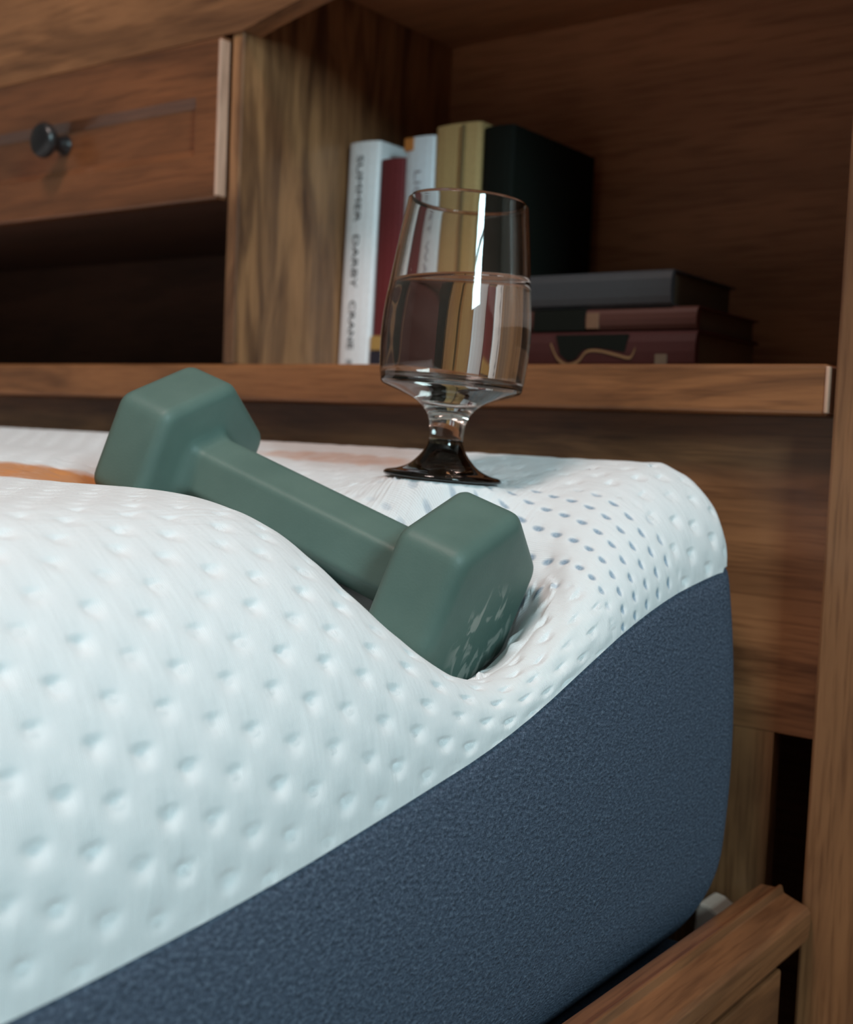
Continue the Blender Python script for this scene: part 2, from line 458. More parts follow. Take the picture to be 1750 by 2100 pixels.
def samp(x, y):
    fx = np.clip((x - GX0) / GH, 0, D.shape[0] - 1.001); fy = np.clip((y - GY0) / GH, 0, D.shape[1] - 1.001)
    i = fx.astype(int); j = fy.astype(int); u = fx - i; v_ = fy - j
    d = D[i, j] * (1 - u) * (1 - v_) + D[i + 1, j] * u * (1 - v_) + D[i, j + 1] * (1 - u) * v_ + D[i + 1, j + 1] * u * v_
    return d * sstep(-0.72, -0.62, x) * sstep(-0.60, -0.54, y)

# outline of the mattress: right side (towards +y), head corner, head end (towards -x), then the far sides coarsely
XW, YF = -1.95, -2.02
CR = 0.045
OUT = []    # (x, y, nx, ny) on the outermost outline, and the kind of inset mapping
def side_run(vals, fn):
    for t in vals: OUT.append(fn(t))
ys = np.concatenate([np.linspace(YF + .05, -0.62, 40, endpoint=False), np.linspace(-0.62, YE - CR, 500)])
for y in ys: OUT.append((XS, y, 1, 0, 0))
for k in range(1, 30):
    a = math.pi / 2 * k / 30; OUT.append((XS - CR, YE - CR, math.cos(a), math.sin(a), 1))
xs_ = np.concatenate([np.linspace(XS - CR, -1.02, 300), np.linspace(-1.02, XW + CR, 24)[1:]])
for x in xs_: OUT.append((x, YE, 0, 1, 0))
for k in range(1, 6):
    a = math.pi / 2 + math.pi / 2 * k / 6; OUT.append((XW + CR, YE - CR, math.cos(a), math.sin(a), 1))
for y in np.linspace(YE - CR, YF + .05, 30): OUT.append((XW, y, -1, 0, 0))
for x in np.linspace(XW + .03, XS - .03, 24): OUT.append((x, YF, 0, -1, 0))
OUT = np.array(OUT, float); NO = len(OUT)
RMIN = 0.001
def inset_xy(d):
    """outline shrunk by d (array over the outline)"""
    x, y, nx, ny, arc = OUT.T
    r = np.where(d < CR - RMIN, CR - d, RMIN)
    # box limits of the inset outline
    px, py = x - nx * d, y - ny * d
    lx, hx, ly, hy = XW + d, XS - d, YF + d, YE - d
    ax = np.where(x > -1.1, hx - r, lx + r); ay = hy - r
    px = np.where(arc > 0, ax + nx * r, px); py = np.where(arc > 0, ay + ny * r, py)
    st = arc == 0
    # keep points of the straight runs inside the shrunken run
    def squeeze(p, a0, b0, a1, b1): return a1 + (p - a0) * (b1 - a1) / (b0 - a0)
    px = np.where(st & (ny > 0.5), squeeze(x, XW + CR, XS - CR, lx + r, hx - r), px)
    py = np.where(st & (np.abs(nx) > 0.5), squeeze(y, YF + .05, YE - CR, np.maximum(YF + .05, ly), hy - r), py)
    px = np.where(st & (ny < -0.5), np.clip(x, lx, hx), px)
    return px, py
nx, ny = OUT[:, 2], OUT[:, 3]
Wout = np.where(nx > 0.99, edge_w(OUT[:, 1]), np.where(ny > 0.99, 0.034, 0.05))
cor = (OUT[:, 4] > 0) & (OUT[:, 0] > -1.1)
Wout[cor] = 0.034 + (edge_w(YE - CR) - 0.034) * nx[cor]
Sout = np.where(nx > 0.99, seam_z(OUT[:, 1]), 0.556)
Sout[ny < -0.5] = seam_z(YF); Sout[nx < -0.5] = 0.52
NTH = 170
thetas = np.linspace(0, math.pi / 2, NTH + 1)
rows = []           # each: positions (NO,3), uv (NO,2)
# arc length of the ellipse for each outline point
arc = np.zeros(NO); arcs = [arc.copy()]
for a, b in zip(thetas[:-1], thetas[1:]):
    arc = arc + np.hypot(Wout * (math.cos(a) - math.cos(b)), (0.6 - Sout) * (math.sin(b) - math.sin(a))); arcs.append(arc.copy())
total = arcs[-1]
for th, ar in zip(thetas, arcs):
    d = Wout * (1 - math.cos(th)); px, py = inset_xy(d)
    T = top_z(px, py) - samp(px, py)
    z = Sout + (T - Sout) * math.sin(th)
    exc = (total - ar) - (Wout - d)          # unrolled distance beyond the horizontal one
    rows.append((np.stack([px, py, z], 1), np.stack([py + ny * exc, px + nx * exc], 1)))
deep = np.concatenate([np.linspace(0, 0.26, 112)[1:], np.linspace(0.26, 0.81, 32)[1:]])
for dd in deep:
    d = Wout + dd
    d = np.minimum(d, 0.8425)
    px, py = inset_xy(d); z = top_z(px, py) - samp(px, py)
    rows.append((np.stack([px, py, z], 1), np.stack([py, px], 1)))
P3 = np.stack([r[0] for r in rows]); UV = np.stack([r[1] for r in rows])      # (loops, outline, .)
# quilting: normals by finite differences, dimples on a skewed lattice
du = np.roll(P3, -1, 1) - np.roll(P3, 1, 1)
dv = np.empty_like(P3); dv[1:-1] = P3[2:] - P3[:-2]; dv[0] = P3[1] - P3[0]; dv[-1] = P3[-1] - P3[-2]
NR = np.cross(du, dv); ln = np.linalg.norm(NR, axis=2, keepdims=True); NR = NR / np.clip(ln, 1e-12, None)
flip = np.where((NR[..., 2] < -0.2) | ((NR[..., 0] * nx[None] + NR[..., 1] * ny[None]) < -0.3), -1.0, 1.0); NR *= flip[..., None]
U, V = UV[..., 0], UV[..., 1]
E1 = np.array([0.0165, 0.0070]); E2 = np.array([0.0115, -0.0125])       # lattice steps in (U, V)
LI = np.linalg.inv(np.stack([E1, E2], 1)); LORG = np.array([-0.4642, -0.2860])
ci = LI[0, 0] * (U - LORG[0]) + LI[0, 1] * (V - LORG[1]); cj = LI[1, 0] * (U - LORG[0]) + LI[1, 1] * (V - LORG[1])
disp = np.zeros_like(U)
jit = np.random.RandomState(3)
blue_c = -0.143 + 0.15 * (V + 0.275)          # centre line of the blue dashed band in U for a given V
inblue = (1 - sstep(0.030, 0.040, np.abs(U - blue_c))) * sstep(-0.46, -0.42, V)
# plain large quilting away from the blue band
for di in (-1, 0, 1):
    for dj in (-1, 0, 1):
        bi = np.rint(ci) + di; bj = np.rint(cj) + dj
        eu = U - (LORG[0] + E1[0] * bi + E2[0] * bj); ev = V - (LORG[1] + E1[1] * bi + E2[1] * bj)
        eu = eu + 0.0012 * np.sin(bi * 4.7 + bj * 2.3); ev = ev + 0.0008 * np.sin(bi * 3.1 - bj * 5.9)
        prof_v = sstep(-0.0030, -0.0004, ev) * (1 - sstep(-0.0004, 0.0070, ev))
        hsh = np.mod(np.sin(bi * 12.9898 + bj * 78.233) * 43758.5453, 1.0)
        g = np.exp(-(eu / 0.0034) ** 2) * prof_v * 0.0017 * (0.65 + 0.6 * hsh)
        g += np.exp(-(eu / 0.0052) ** 2 - ((ev + 0.0026) / 0.0040) ** 2) * 0.0005
        disp -= g * (1 - inblue)
B1 = np.array([-0.0015, 0.0116]); B2 = np.array([0.0117, -0.0030]); BORG = np.array([-0.1442, -0.2753])
BI = np.linalg.inv(np.stack([B1, B2], 1))
bi_ = BI[0, 0] * (U - BORG[0]) + BI[0, 1] * (V - BORG[1]); bj_ = BI[1, 0] * (U - BORG[0]) + BI[1, 1] * (V - BORG[1])
eu = (bi_ - np.rint(bi_)) * B1[0] + (bj_ - np.rint(bj_)) * B2[0]; ev = (bi_ - np.rint(bi_)) * B1[1] + (bj_ - np.rint(bj_)) * B2[1]
disp -= np.exp(-(eu / 0.0018) ** 2 - (ev / 0.0028) ** 2) * 0.0012 * inblue
# soft wrinkles of the pulled cover beside the heavy end
prs = samp(P3[..., 0], P3[..., 1])
wr = np.sin((U * 0.6 + V) * 260 + 2.5 * np.sin(U * 70)) * 0.0006 * sstep(0.012, 0.04, prs)
disp += wr * (V > -0.36)
fade = np.ones(len(P3)); fade[0:6] = np.linspace(0, 1, 6)
uses = sstep(-0.9, -0.7, U)                                  # only where the mesh is fine enough
P3 = P3 + NR * (disp * fade[:, None] * uses * (U > -0.75))[..., None]

def grid_mesh(name, P, UVs, close=True):
    n, k = P.shape[:2]
    me = bpy.data.meshes.new(name)
    idx = np.arange(n * k).reshape(n, k); nxt = np.roll(idx, -1, 1)
    F = np.stack([idx[:-1], nxt[:-1], nxt[1:], idx[1:]], -1).reshape(-1, 4)
    me.from_pydata(P.reshape(-1, 3).tolist(), [], F.tolist())
    uvl = me.uv_layers.new(name='UVMap')
    uvl.data.foreach_set('uv', UVs.reshape(-1, 2)[F.reshape(-1)].astype(np.float32).ravel())
    me.update(); return me

# --- white quilted fabric
def fabric_white():
    mt, nt, b = new_mat('white_quilted_knit')
    uv = N(nt, 'ShaderNodeUVMap', uv_map='UVMap'); sp = N(nt, 'ShaderNodeSeparateXYZ'); nt.links.new(uv.outputs[0], sp.inputs[0])
    u, v = sp.outputs[0], sp.outputs[1]
    def lattice(I, org):
        a = math_(nt, 'SUBTRACT', u, float(org[0])); c = math_(nt, 'SUBTRACT', v, float(org[1]))
        i = math_(nt, 'ADD', math_(nt, 'MULTIPLY', a, float(I[0, 0])), math_(nt, 'MULTIPLY', c, float(I[0, 1])))
        j = math_(nt, 'ADD', math_(nt, 'MULTIPLY', a, float(I[1, 0])), math_(nt, 'MULTIPLY', c, float(I[1, 1])))
        fi = math_(nt, 'SUBTRACT', i, math_(nt, 'ROUND', i)); fj = math_(nt, 'SUBTRACT', j, math_(nt, 'ROUND', j))
        return fi, fj
    fi, fj = lattice(BI, BORG)
    eu = math_(nt, 'ADD', math_(nt, 'MULTIPLY', fi, float(B1[0])), math_(nt, 'MULTIPLY', fj, float(B2[0])))
    ev = math_(nt, 'ADD', math_(nt, 'MULTIPLY', fi, float(B1[1])), math_(nt, 'MULTIPLY', fj, float(B2[1])))
    q = math_(nt, 'ADD', math_(nt, 'POWER', math_(nt, 'ABSOLUTE', math_(nt, 'DIVIDE', eu, 0.00145)), 2.0), math_(nt, 'POWER', math_(nt, 'ABSOLUTE', math_(nt, 'DIVIDE', ev, 0.0036)), 2.0))
    dot = math_(nt, 'SUBTRACT', 1.25, q, clamp=True)
    cen = math_(nt, 'ADD', math_(nt, 'MULTIPLY', math_(nt, 'ADD', v, 0.275), 0.15), -0.143)
    off = math_(nt, 'ABSOLUTE', math_(nt, 'SUBTRACT', u, cen))
    band = math_(nt, 'MULTIPLY', math_(nt, 'SUBTRACT', 0.034, off), 160.0, clamp=True)
    lim = math_(nt, 'MULTIPLY', math_(nt, 'ADD', v, 0.42), 11.0, clamp=True)
    tn = N(nt, 'ShaderNodeTexNoise', i_Scale=1200.0); nt.links.new(uv.outputs[0], tn.inputs['Vector'])
    thr = math_(nt, 'ADD', math_(nt, 'MULTIPLY', tn.outputs[0], 0.8), 0.35, clamp=True)
    bm_ = math_(nt, 'MULTIPLY', math_(nt, 'MULTIPLY', dot, band), math_(nt, 'MULTIPLY', lim, thr))
    col = mix(nt, bm_, (0.82, 0.82, 0.83), (0.15, 0.26, 0.38))
    # orange woven accents
    nz = N(nt, 'ShaderNodeTexNoise', i_Scale=90.0, i_Detail=3.0); nt.links.new(uv.outputs[0], nz.inputs['Vector'])
    for (cu, cv, ru, rv, amt) in ((-0.285, -0.520, 0.060, 0.055, 1.5), (-0.100, -0.50, 0.016, 0.075, 0.55)):
        e = math_(nt, 'ADD', math_(nt, 'POWER', math_(nt, 'DIVIDE', math_(nt, 'SUBTRACT', u, cu), ru), 2.0), math_(nt, 'POWER', math_(nt, 'DIVIDE', math_(nt, 'SUBTRACT', v, cv), rv), 2.0))
        mk = math_(nt, 'MULTIPLY', math_(nt, 'MULTIPLY', math_(nt, 'SUBTRACT', 1.0, e, clamp=True), 2.0, clamp=True), math_(nt, 'MULTIPLY', math_(nt, 'ADD', nz.outputs[0], 0.25, clamp=True), amt))
        col = mix(nt, mk, col, (0.62, 0.24, 0.075))
    nt.links.new(col, b.inputs['Base Color'])
    b.inputs['Roughness'].default_value = 0.85; b.inputs['Specular IOR Level'].default_value = 0.15
    b.inputs['Sheen Weight'].default_value = 0.15
    # fine knit ribs running down the side
    wv_ = N(nt, 'ShaderNodeTexNoise', i_Scale=70.0, i_Detail=1.0); nt.links.new(uv.outputs[0], wv_.inputs['Vector'])
    ph = math_(nt, 'ADD', math_(nt, 'MULTIPLY', u, 2 * math.pi / 0.00075), math_(nt, 'MULTIPLY', wv_.outputs[0], 7.0))
    rib = math_(nt, 'SINE', ph)
    kn = N(nt, 'ShaderNodeTexNoise', i_Scale=900.0, i_Detail=2.0); nt.links.new(uv.outputs[0], kn.inputs['Vector'])
    wk = N(nt, 'ShaderNodeTexNoise', i_Scale=1.0, i_Detail=3.0)
    mp = N(nt, 'ShaderNodeMapping'); mp.inputs['Scale'].default_value = (260.0, 45.0, 1); nt.links.new(uv.outputs[0], mp.inputs[0]); nt.links.new(mp.outputs[0], wk.inputs['Vector'])
    mi, mj = lattice(LI, LORG)
    tu = math_(nt, 'ADD', math_(nt, 'MULTIPLY', mi, float(E1[0])), math_(nt, 'MULTIPLY', mj, float(E2[0])))
    tv = math_(nt, 'ADD', math_(nt, 'MULTIPLY', mi, float(E1[1])), math_(nt, 'MULTIPLY', mj, float(E2[1])))
    tq = math_(nt, 'ADD', math_(nt, 'POWER', math_(nt, 'ABSOLUTE', math_(nt, 'DIVIDE', tu, 0.0024)), 2.0), math_(nt, 'POWER', math_(nt, 'ABSOLUTE', math_(nt, 'DIVIDE', math_(nt, 'SUBTRACT', tv, 0.0006), 0.0019)), 2.0))
    tuft = math_(nt, 'MULTIPLY', math_(nt, 'SUBTRACT', 1.0, tq, clamp=True), math_(nt, 'SUBTRACT', 1.0, band))
    th = N(nt, 'ShaderNodeTexNoise', i_Scale=1500.0, i_Detail=1.0); nt.links.new(uv.outputs[0], th.inputs['Vector'])
    mp3 = N(nt, 'ShaderNodeMapping'); mp3.inputs['Scale'].default_value = (40.0, 480.0, 1); mp3.inputs['Rotation'].default_value = (0, 0, 0.25); nt.links.new(uv.outputs[0], mp3.inputs[0])
    rd = N(nt, 'ShaderNodeTexNoise', i_Scale=1.0, i_Detail=1.0); nt.links.new(mp3.outputs[0], rd.inputs['Vector'])
    ontop = math_(nt, 'MULTIPLY', math_(nt, 'SUBTRACT', -0.315, v), 40.0, clamp=True)
    ridge = math_(nt, 'MULTIPLY', math_(nt, 'MULTIPLY', rd.outputs[0], ontop), 0.0011)
    tuft_h = math_(nt, 'MULTIPLY', math_(nt, 'MULTIPLY', tuft, th.outputs[0]), 0.0011)
    hh = math_(nt, 'ADD', math_(nt, 'MULTIPLY', rib, 0.00008), math_(nt, 'ADD', math_(nt, 'MULTIPLY', kn.outputs[0], 0.00010), math_(nt, 'MULTIPLY', wk.outputs[0], 0.0008)))
    bp = N(nt, 'ShaderNodeBump', i_Strength=0.7, i_Distance=1.0); nt.links.new(math_(nt, 'ADD', math_(nt, 'ADD', hh, ridge), tuft_h), bp.inputs['Height']); nt.links.new(bp.outputs[0], b.inputs['Normal'])
    return mt

def fabric_navy():
    mt, nt, b = new_mat('navy_knit_border')
    uv = N(nt, 'ShaderNodeUVMap', uv_map='UVMap')
    def nz(sx, sy_, det=2.0, rot=0.0):
        mp = N(nt, 'ShaderNodeMapping'); mp.inputs['Scale'].default_value = (sx, sy_, 1); mp.inputs['Rotation'].default_value = (0, 0, rot)
        nt.links.new(uv.outputs[0], mp.inputs[0])
        n = N(nt, 'ShaderNodeTexNoise', i_Scale=1.0, i_Detail=det, i_Roughness=0.6); nt.links.new(mp.outputs[0], n.inputs['Vector']); return n.outputs[0]
    a = nz(420, 760, 3.0, 0.45); c = nz(1900, 800, 1.0, 0.5); d = nz(60, 90)
    h = math_(nt, 'ADD', math_(nt, 'MULTIPLY', a, 0.65), math_(nt, 'MULTIPLY', c, 0.35))
    col = ramp(nt, h, [(0.34, (0.036, 0.048, 0.070)), (0.52, (0.078, 0.100, 0.145)), (0.68, (0.165, 0.205, 0.270))])
    nt.links.new(col, b.inputs['Base Color'])
    b.inputs['Roughness'].default_value = 0.9; b.inputs['Specular IOR Level'].default_value = 0.15
    hh = math_(nt, "ADD", math_(nt, "MULTIPLY", h, 0.0028), math_(nt, 'MULTIPLY', d, 0.002))
    bp = N(nt, 'ShaderNodeBump', i_Strength=0.8, i_Distance=1.0); nt.links.new(hh, bp.inputs['Height']); nt.links.new(bp.outputs[0], b.inputs['Normal'])
    return mt
M_WHITE, M_NAVY = fabric_white(), fabric_navy()
MT = empty('mattress', (-1.107, -1.0, BOTZ), 'thick foam mattress with white quilted top and navy side', 'mattress')
link('quilted_top', grid_mesh('quilted_top', P3, UV), M_WHITE, MT, smooth=True)
# closing centre patch, well out of view
# --- navy border
NV = 70
nrows, nuv = [], []
ox, oy = inset_xy(np.zeros(NO)); ARC = np.concatenate([[0], np.cumsum(np.hypot(np.diff(ox), np.diff(oy)))])
for k in range(NV + 1):
    t = k / NV
    d = -0.0085 * math.sin(math.pi * min(1, t * 1.05)) ** 0.8 if t < 0.95 else 0.0
    d += 0.028 * max(0, (t - 0.70) / 0.30) ** 2.2
    d += 0.0012 * math.exp(-(t / 0.012) ** 2)
    px, py = inset_xy(np.full(NO, d))
    z = Sout + (BOTZ - Sout) * (1 - (1 - t) ** 1.0)
    if t > 0.9: z = z + 0.0
    nrows.append(np.stack([px, py, z], 1)); nuv.append(np.stack([ARC, z], 1))
link('navy_border', grid_mesh('navy_border', np.stack(nrows)[::-1], np.stack(nuv)[::-1]), M_NAVY, MT, smooth=True)
# bottom sheet and seam welt
prism('underside', [(XW + .05, YF + .05), (XS - .045, YF + .05), (XS - .045, YE - .045), (XW + .05, YE - .045)], 'z', BOTZ + 0.004, BOTZ + 0.008, M_NAVY, MT)
M_FND = plain('navy_foundation_cloth', (0.070, 0.105, 0.165), 0.9, 0.1, 0.4, 700, 0.2)
tag(box('box_foundation', (XW + .01, YF + .01, 0.16), (-0.2520, YE - .012, BOTZ - 0.0010), M_FND, None, 0.006, 3), 'dark blue cloth-covered foundation under the mattress', 'box spring')

# ------------------------------------------------------------------ dumbbell
def neoprene():
    mt, nt, b = new_mat('green_neoprene')
    tc = N(nt, 'ShaderNodeTexCoord')
    n1 = N(nt, 'ShaderNodeTexNoise', i_Scale=28.0, i_Detail=4.0); nt.links.new(tc.outputs['Object'], n1.inputs['Vector'])
    n2 = N(nt, 'ShaderNodeTexNoise', i_Scale=900.0, i_Detail=2.0); nt.links.new(tc.outputs['Object'], n2.inputs['Vector'])
    col = ramp(nt, n1.outputs[0], [(0.3, (0.080, 0.135, 0.115)), (0.7, (0.108, 0.168, 0.142))])
    # scuffs on the end that took the knocks: pale irregular scrapes
    def local(cx, rad):
        s = N(nt, 'ShaderNodeVectorMath', operation='DISTANCE'); nt.links.new(tc.outputs['Object'], s.inputs[0]); s.inputs[1].default_value = cx
        return math_(nt, 'MULTIPLY', math_(nt, 'SUBTRACT', 1.0, math_(nt, 'DIVIDE', s.outputs['Value'], rad)), 3.0, clamp=True)
    mp = N(nt, 'ShaderNodeMapping'); mp.inputs['Rotation'].default_value = (0.5, 0.3, 0.2); mp.inputs['Scale'].default_value = (75, 75, 34)
    nt.links.new(tc.outputs['Object'], mp.inputs[0])
    n3 = N(nt, 'ShaderNodeTexNoise', i_Scale=1.0, i_Detail=3.0, i_Distortion=1.2); nt.links.new(mp.outputs[0], n3.inputs['Vector'])
    sc = math_(nt, 'MULTIPLY', math_(nt, 'SUBTRACT', n3.outputs[0], 0.535), 18.0, clamp=True)
    mk = math_(nt, 'MULTIPLY', sc, local(SCUFF, 0.031))
    col = mix(nt, math_(nt, 'MULTIPLY', mk, 0.85), col, (0.33, 0.34, 0.30))
    ge = N(nt, 'ShaderNodeNewGeometry')
    wear = math_(nt, 'MULTIPLY', math_(nt, 'SUBTRACT', ge.outputs['Pointiness'], 0.53), 6.0, clamp=True)
    col = mix(nt, math_(nt, 'MULTIPLY', wear, 0.5), col, (0.22, 0.28, 0.25))
    nt.links.new(col, b.inputs['Base Color'])
    b.inputs['Roughness'].default_value = 0.52; b.inputs['Specular IOR Level'].default_value = 0.4
    bp = N(nt, 'ShaderNodeBump', i_Strength=0.25, i_Distance=0.0003); nt.links.new(n2.outputs[0], bp.inputs['Height']); nt.links.new(bp.outputs[0], b.inputs['Normal'])
    return mt
SCUFF = Vector((-0.30721, -0.21424, 0.52674))     # on the outer end face of the nearer head
M_NEO = neoprene()
DBE = empty('dumbbell', DB_C, 'green neoprene hex dumbbell sunk into the mattress edge', 'dumbbell')
for nm, key in (('head', 'near'), ('head', 'far'), ('handle', 'handle')):
    vv, ff = DBV[key]
    me = mesh_py(nm, vv.tolist(), ff)
    bm = bmesh.new(); bm.from_mesh(me); bmesh.ops.recalc_face_normals(bm, faces=bm.faces)
    bm.to_mesh(me); bm.free()
    ob = link(nm, me, M_NEO, DBE, smooth=True)
    if key == 'near': ob['label'] = 'scuffed hexagonal end nearer the camera'

# ------------------------------------------------------------------ goblet of water
def glass_mat(name, col, rough=0.0, ior=1.5):
    mt = bpy.data.materials.new(name); mt.use_nodes = True; nt = mt.node_tree; nt.nodes.clear()
    out = nt.nodes.new('ShaderNodeOutputMaterial'); b = nt.nodes.new('ShaderNodeBsdfPrincipled')
    b.inputs['Base Color'].default_value = (*col, 1); b.inputs['Roughness'].default_value = rough
    b.inputs['IOR'].default_value = ior; b.inputs['Transmission Weight'].default_value = 1.0
    nt.links.new(b.outputs[0], out.inputs[0]); return mt
M_GLASS = glass_mat('clear_smoky_glass', (0.93, 0.89, 0.86), 0.0, 1.50)
M_FOOT = glass_mat('dark_smoked_glass', (0.035, 0.022, 0.012), 0.02, 1.50)
M_WATER = glass_mat('water', (0.985, 0.99, 0.99), 0.0, 1.33)
GT = Matrix.Translation(GL) @ Matrix.Rotation(TILT, 4, Vector((0, 0, 1)).cross(tilt_dir))
GE = empty('water_goblet', GL, 'stemmed glass goblet with smoky brown foot, two thirds full of water, on the mattress', 'glass')
outer = spline([(0.0092, 0.0215), (0.0093, 0.0246), (0.0100, 0.0308), (0.0123, 0.0360), (0.0175, 0.0410), (0.0257, 0.0447), (0.0345, 0.0478), (0.0368, 0.0489), (0.0379, 0.0504)], 7)
outer += spline([(0.0379, 0.0504), (0.0383, 0.0525), (0.0391, 0.0590), (0.0398, 0.0748), (0.0391, 0.0900), (0.0372, 0.1060), (0.0346, 0.1270), (0.0322, 0.1445), (0.0319, 0.1462)], 7)[1:]
inner = spline([(0.0310, 0.1472), (0.0303, 0.1462), (0.0330, 0.1262), (0.0355, 0.1060), (0.0374, 0.0900), (0.0381, 0.0748), (0.0374, 0.0590), (0.0365, 0.0545)], 7)
inner += spline([(0.0365, 0.0545), (0.0330, 0.0518), (0.0230, 0.0492), (0.0130, 0.0465), (0.0050, 0.0445), (0.0, 0.0440)], 7)[1:]
prof = [(0, 0.0205), (0.0080, 0.0205)] + outer + inner
prof = [(max(r, 0.0), z) for r, z in prof]; prof[-1] = (0.0, prof[-1][1])
lathe('bowl', prof, M_GLASS, GE, 128, GT)
foot = [(0.0, 0.0018)] + spline([(0.022, 0.0012), (0.029, 0.0004), (0.0314, 0.0008), (0.0318, 0.0020), (0.0300, 0.0034), (0.0245, 0.0046), (0.0190, 0.0070), (0.0146, 0.0110), (0.0112, 0.0155), (0.0097, 0.0188), (0.0093, 0.0214)], 6) + [(0.0080, 0.0219), (0.0, 0.0219)]
lathe('foot', foot, M_FOOT, GE, 128, GT)
# water: body reaches just into the glass wall, level surface
WL = 0.1060
inn = [p for p in inner if p[1] < WL][::-1]      # from the bottom centre upward
wat = [(0.0, inn[0][1] - 0.0003)] + [(r + 0.0003, z - 0.0002) for r, z in inn[1:]]
rtop = wat[-1][0]
wat += [(rtop - 0.0004, WL), (rtop * 0.6, WL), (0.0, WL)]
wo = lathe('water', wat, M_WATER, GE, 128, None)
# level the surface against the tilted glass, then tilt with the glass
lev_dir = tilt_dir; lev = math.tan(TILT + 0.040)
for vtx in wo.data.vertices:
    k = sstep(WL - 0.02, WL, vtx.co.z).item()
    vtx.co.z += k * (vtx.co.x * lev_dir.x + vtx.co.y * lev_dir.y) * lev
wo.data.transform(GT); wo.data.update()

# ------------------------------------------------------------------ books
M_PAGE = plain('book_pages', (0.55, 0.50, 0.40), 0.9, 0.1, 0.3, 500, 0.1)
M_PAGE2 = plain('shaded_pages', (0.10, 0.075, 0.05), 0.9, 0.1, 0.3, 500, 0.1)  # page colour darkened to paint the shade on the flat stack
def book_mesh(t, h, d, bev=0.0):
    """closed paperback/hardback: spine at local y = 0 facing -y, thickness along x from 0, height along z, slightly rounded spine"""
    c = 0.0012
    prof = [(0, d)]
    prof = [(0.0, d), (0.0, 0.004)]
    for k in range(7):
        a = math.pi * k / 6
        prof.append((t / 2 - math.cos(a) * (t / 2 - 0.0003), 0.004 - math.sin(a) * 0.0040))
    prof += [(t, 0.004), (t, d), (t - c, d), (t - c, 0.006), (c, 0.006), (c, d)]
    return prof
def standing_book(name, x0, t, h, d, yf, mat, label, lean=0.0, page=M_PAGE):
    e = empty(name, (x0, yf, SHZ), label, 'book', 'books standing on the shelf')
    T = Matrix.Translation((x0, yf, SHZ + 0.0004)) @ Matrix.Rotation(lean, 4, 'Y')
    cv = prism('cover', [(p[0], p[1]) for p in book_mesh(t, h, d)], 'z', 0.0, h, mat, e)
    cv.data.transform(T)
    pg = box('page_block', (0.0014, 0.0062, 0.003), (t - 0.0014, d - 0.003, h - 0.003), page, e, 0)
    pg.data.transform(T)
    return e, T
M_BW = plain('white_paper_cover', (0.84, 0.84, 0.86), 0.45, 0.4)
M_BR = plain('dark_red_cloth', (0.14, 0.020, 0.022), 0.7, 0.3, 0.3, 900, 0.2)
M_BB = plain('pale_blue_grey_cover', (0.66, 0.70, 0.75), 0.45, 0.4)
M_BT = plain('tan_cloth', (0.43, 0.29, 0.125), 0.75, 0.3, 0.3, 900, 0.12)
M_BK = plain('black_cover', (0.005, 0.006, 0.004), 0.8, 0.15)
M_INK = plain('black_ink', (0.02, 0.02, 0.025), 0.7)
M_OR = plain('orange_print', (0.48, 0.17, 0.035), 0.6)
M_GOLD = plain('yellow_print', (0.42, 0.25, 0.075), 0.6)
M_NVB = plain('dark_navy_print', (0.02, 0.018, 0.03), 0.6)
BY = 0.120
wb, wT = standing_book('paperback_book', -0.6962, 0.0340, 0.1945, 0.110, BY, M_BW, 'white paperback with black lettering down its spine against the partition', math.radians(1.2))
def spine_text(txt, parent, T, x, z0, z1, size, mat, name='title_text', label=None):
    """lettering reading downward on a spine"""
    cu = bpy.data.curves.new(name, 'FONT'); cu.body = txt; cu.size = size; cu.align_x = 'LEFT'; cu.align_y = 'CENTER'; cu.extrude = 0.00008
    tmp = bpy.data.objects.new(name, cu); COL.objects.link(tmp)
    dg = bpy.context.evaluated_depsgraph_get(); me = bpy.data.meshes.new_from_object(tmp.evaluated_get(dg))
    bpy.data.objects.remove(tmp)
    xs = [v.co.x for v in me.vertices]; wd = max(xs) - min(xs); k = (z1 - z0) / wd; mn = min(xs)
    for v in me.vertices:
        a, c, e = v.co.x, v.co.y, v.co.z
        # text x runs down (-z), text up points to +x, raised towards -y
        v.co = Vector((x + c, -0.0003 - e, z1 - (a - mn) * k))
    me.transform(T)
    ob = link(name, me, mat, parent)
    if label: ob['label'] = label
    return ob
spine_text('SUMMER', wb, wT, 0.0150, 0.128, 0.183, 0.0095, M_INK)
spine_text('DARBY', wb, wT, 0.0150, 0.073, 0.117, 0.0095, M_INK)
spine_text('CRANE', wb, wT, 0.0150, 0.021, 0.062, 0.0095, M_INK)
# publisher's mark at the foot of the spine
box('publisher_mark', (0.0115, -0.0004, 0.004), (0.0185, 0.001, 0.0125), plain('grey_ink', (0.35, 0.35, 0.36), 0.7), wb, 0.0005).data.transform(wT)
rb, rT = standing_book('paperback_book', -0.6605, 0.0265, 0.178, 0.112, BY + .002, M_BR, 'dark red book with yellow and navy bands low on its spine', math.radians(0.6))
for nm, za, zb, mt in (('yellow_band', 0.020, 0.032, M_GOLD), ('navy_band', 0.001, 0.0195, M_NVB)):
    box(nm, (0.001, -0.0006, za), (0.0255, 0.0042, zb), mt, rb, 0.0003).data.transform(rT)
bb, bT = standing_book('paperback_book', -0.6325, 0.0305, 0.1925, 0.108, BY + .002, M_BB, 'pale blue-grey book with an orange corner at the top of its spine')
box('orange_corner', (0.0008, -0.0006, 0.182), (0.010, 0.004, 0.1922), M_OR, bb, 0.0003).data.transform(bT)
spine_text('LIGHT WATER', bb, bT, 0.0150, 0.05, 0.165, 0.0095, plain('faded_grey_ink', (0.28, 0.25, 0.28), 0.7))
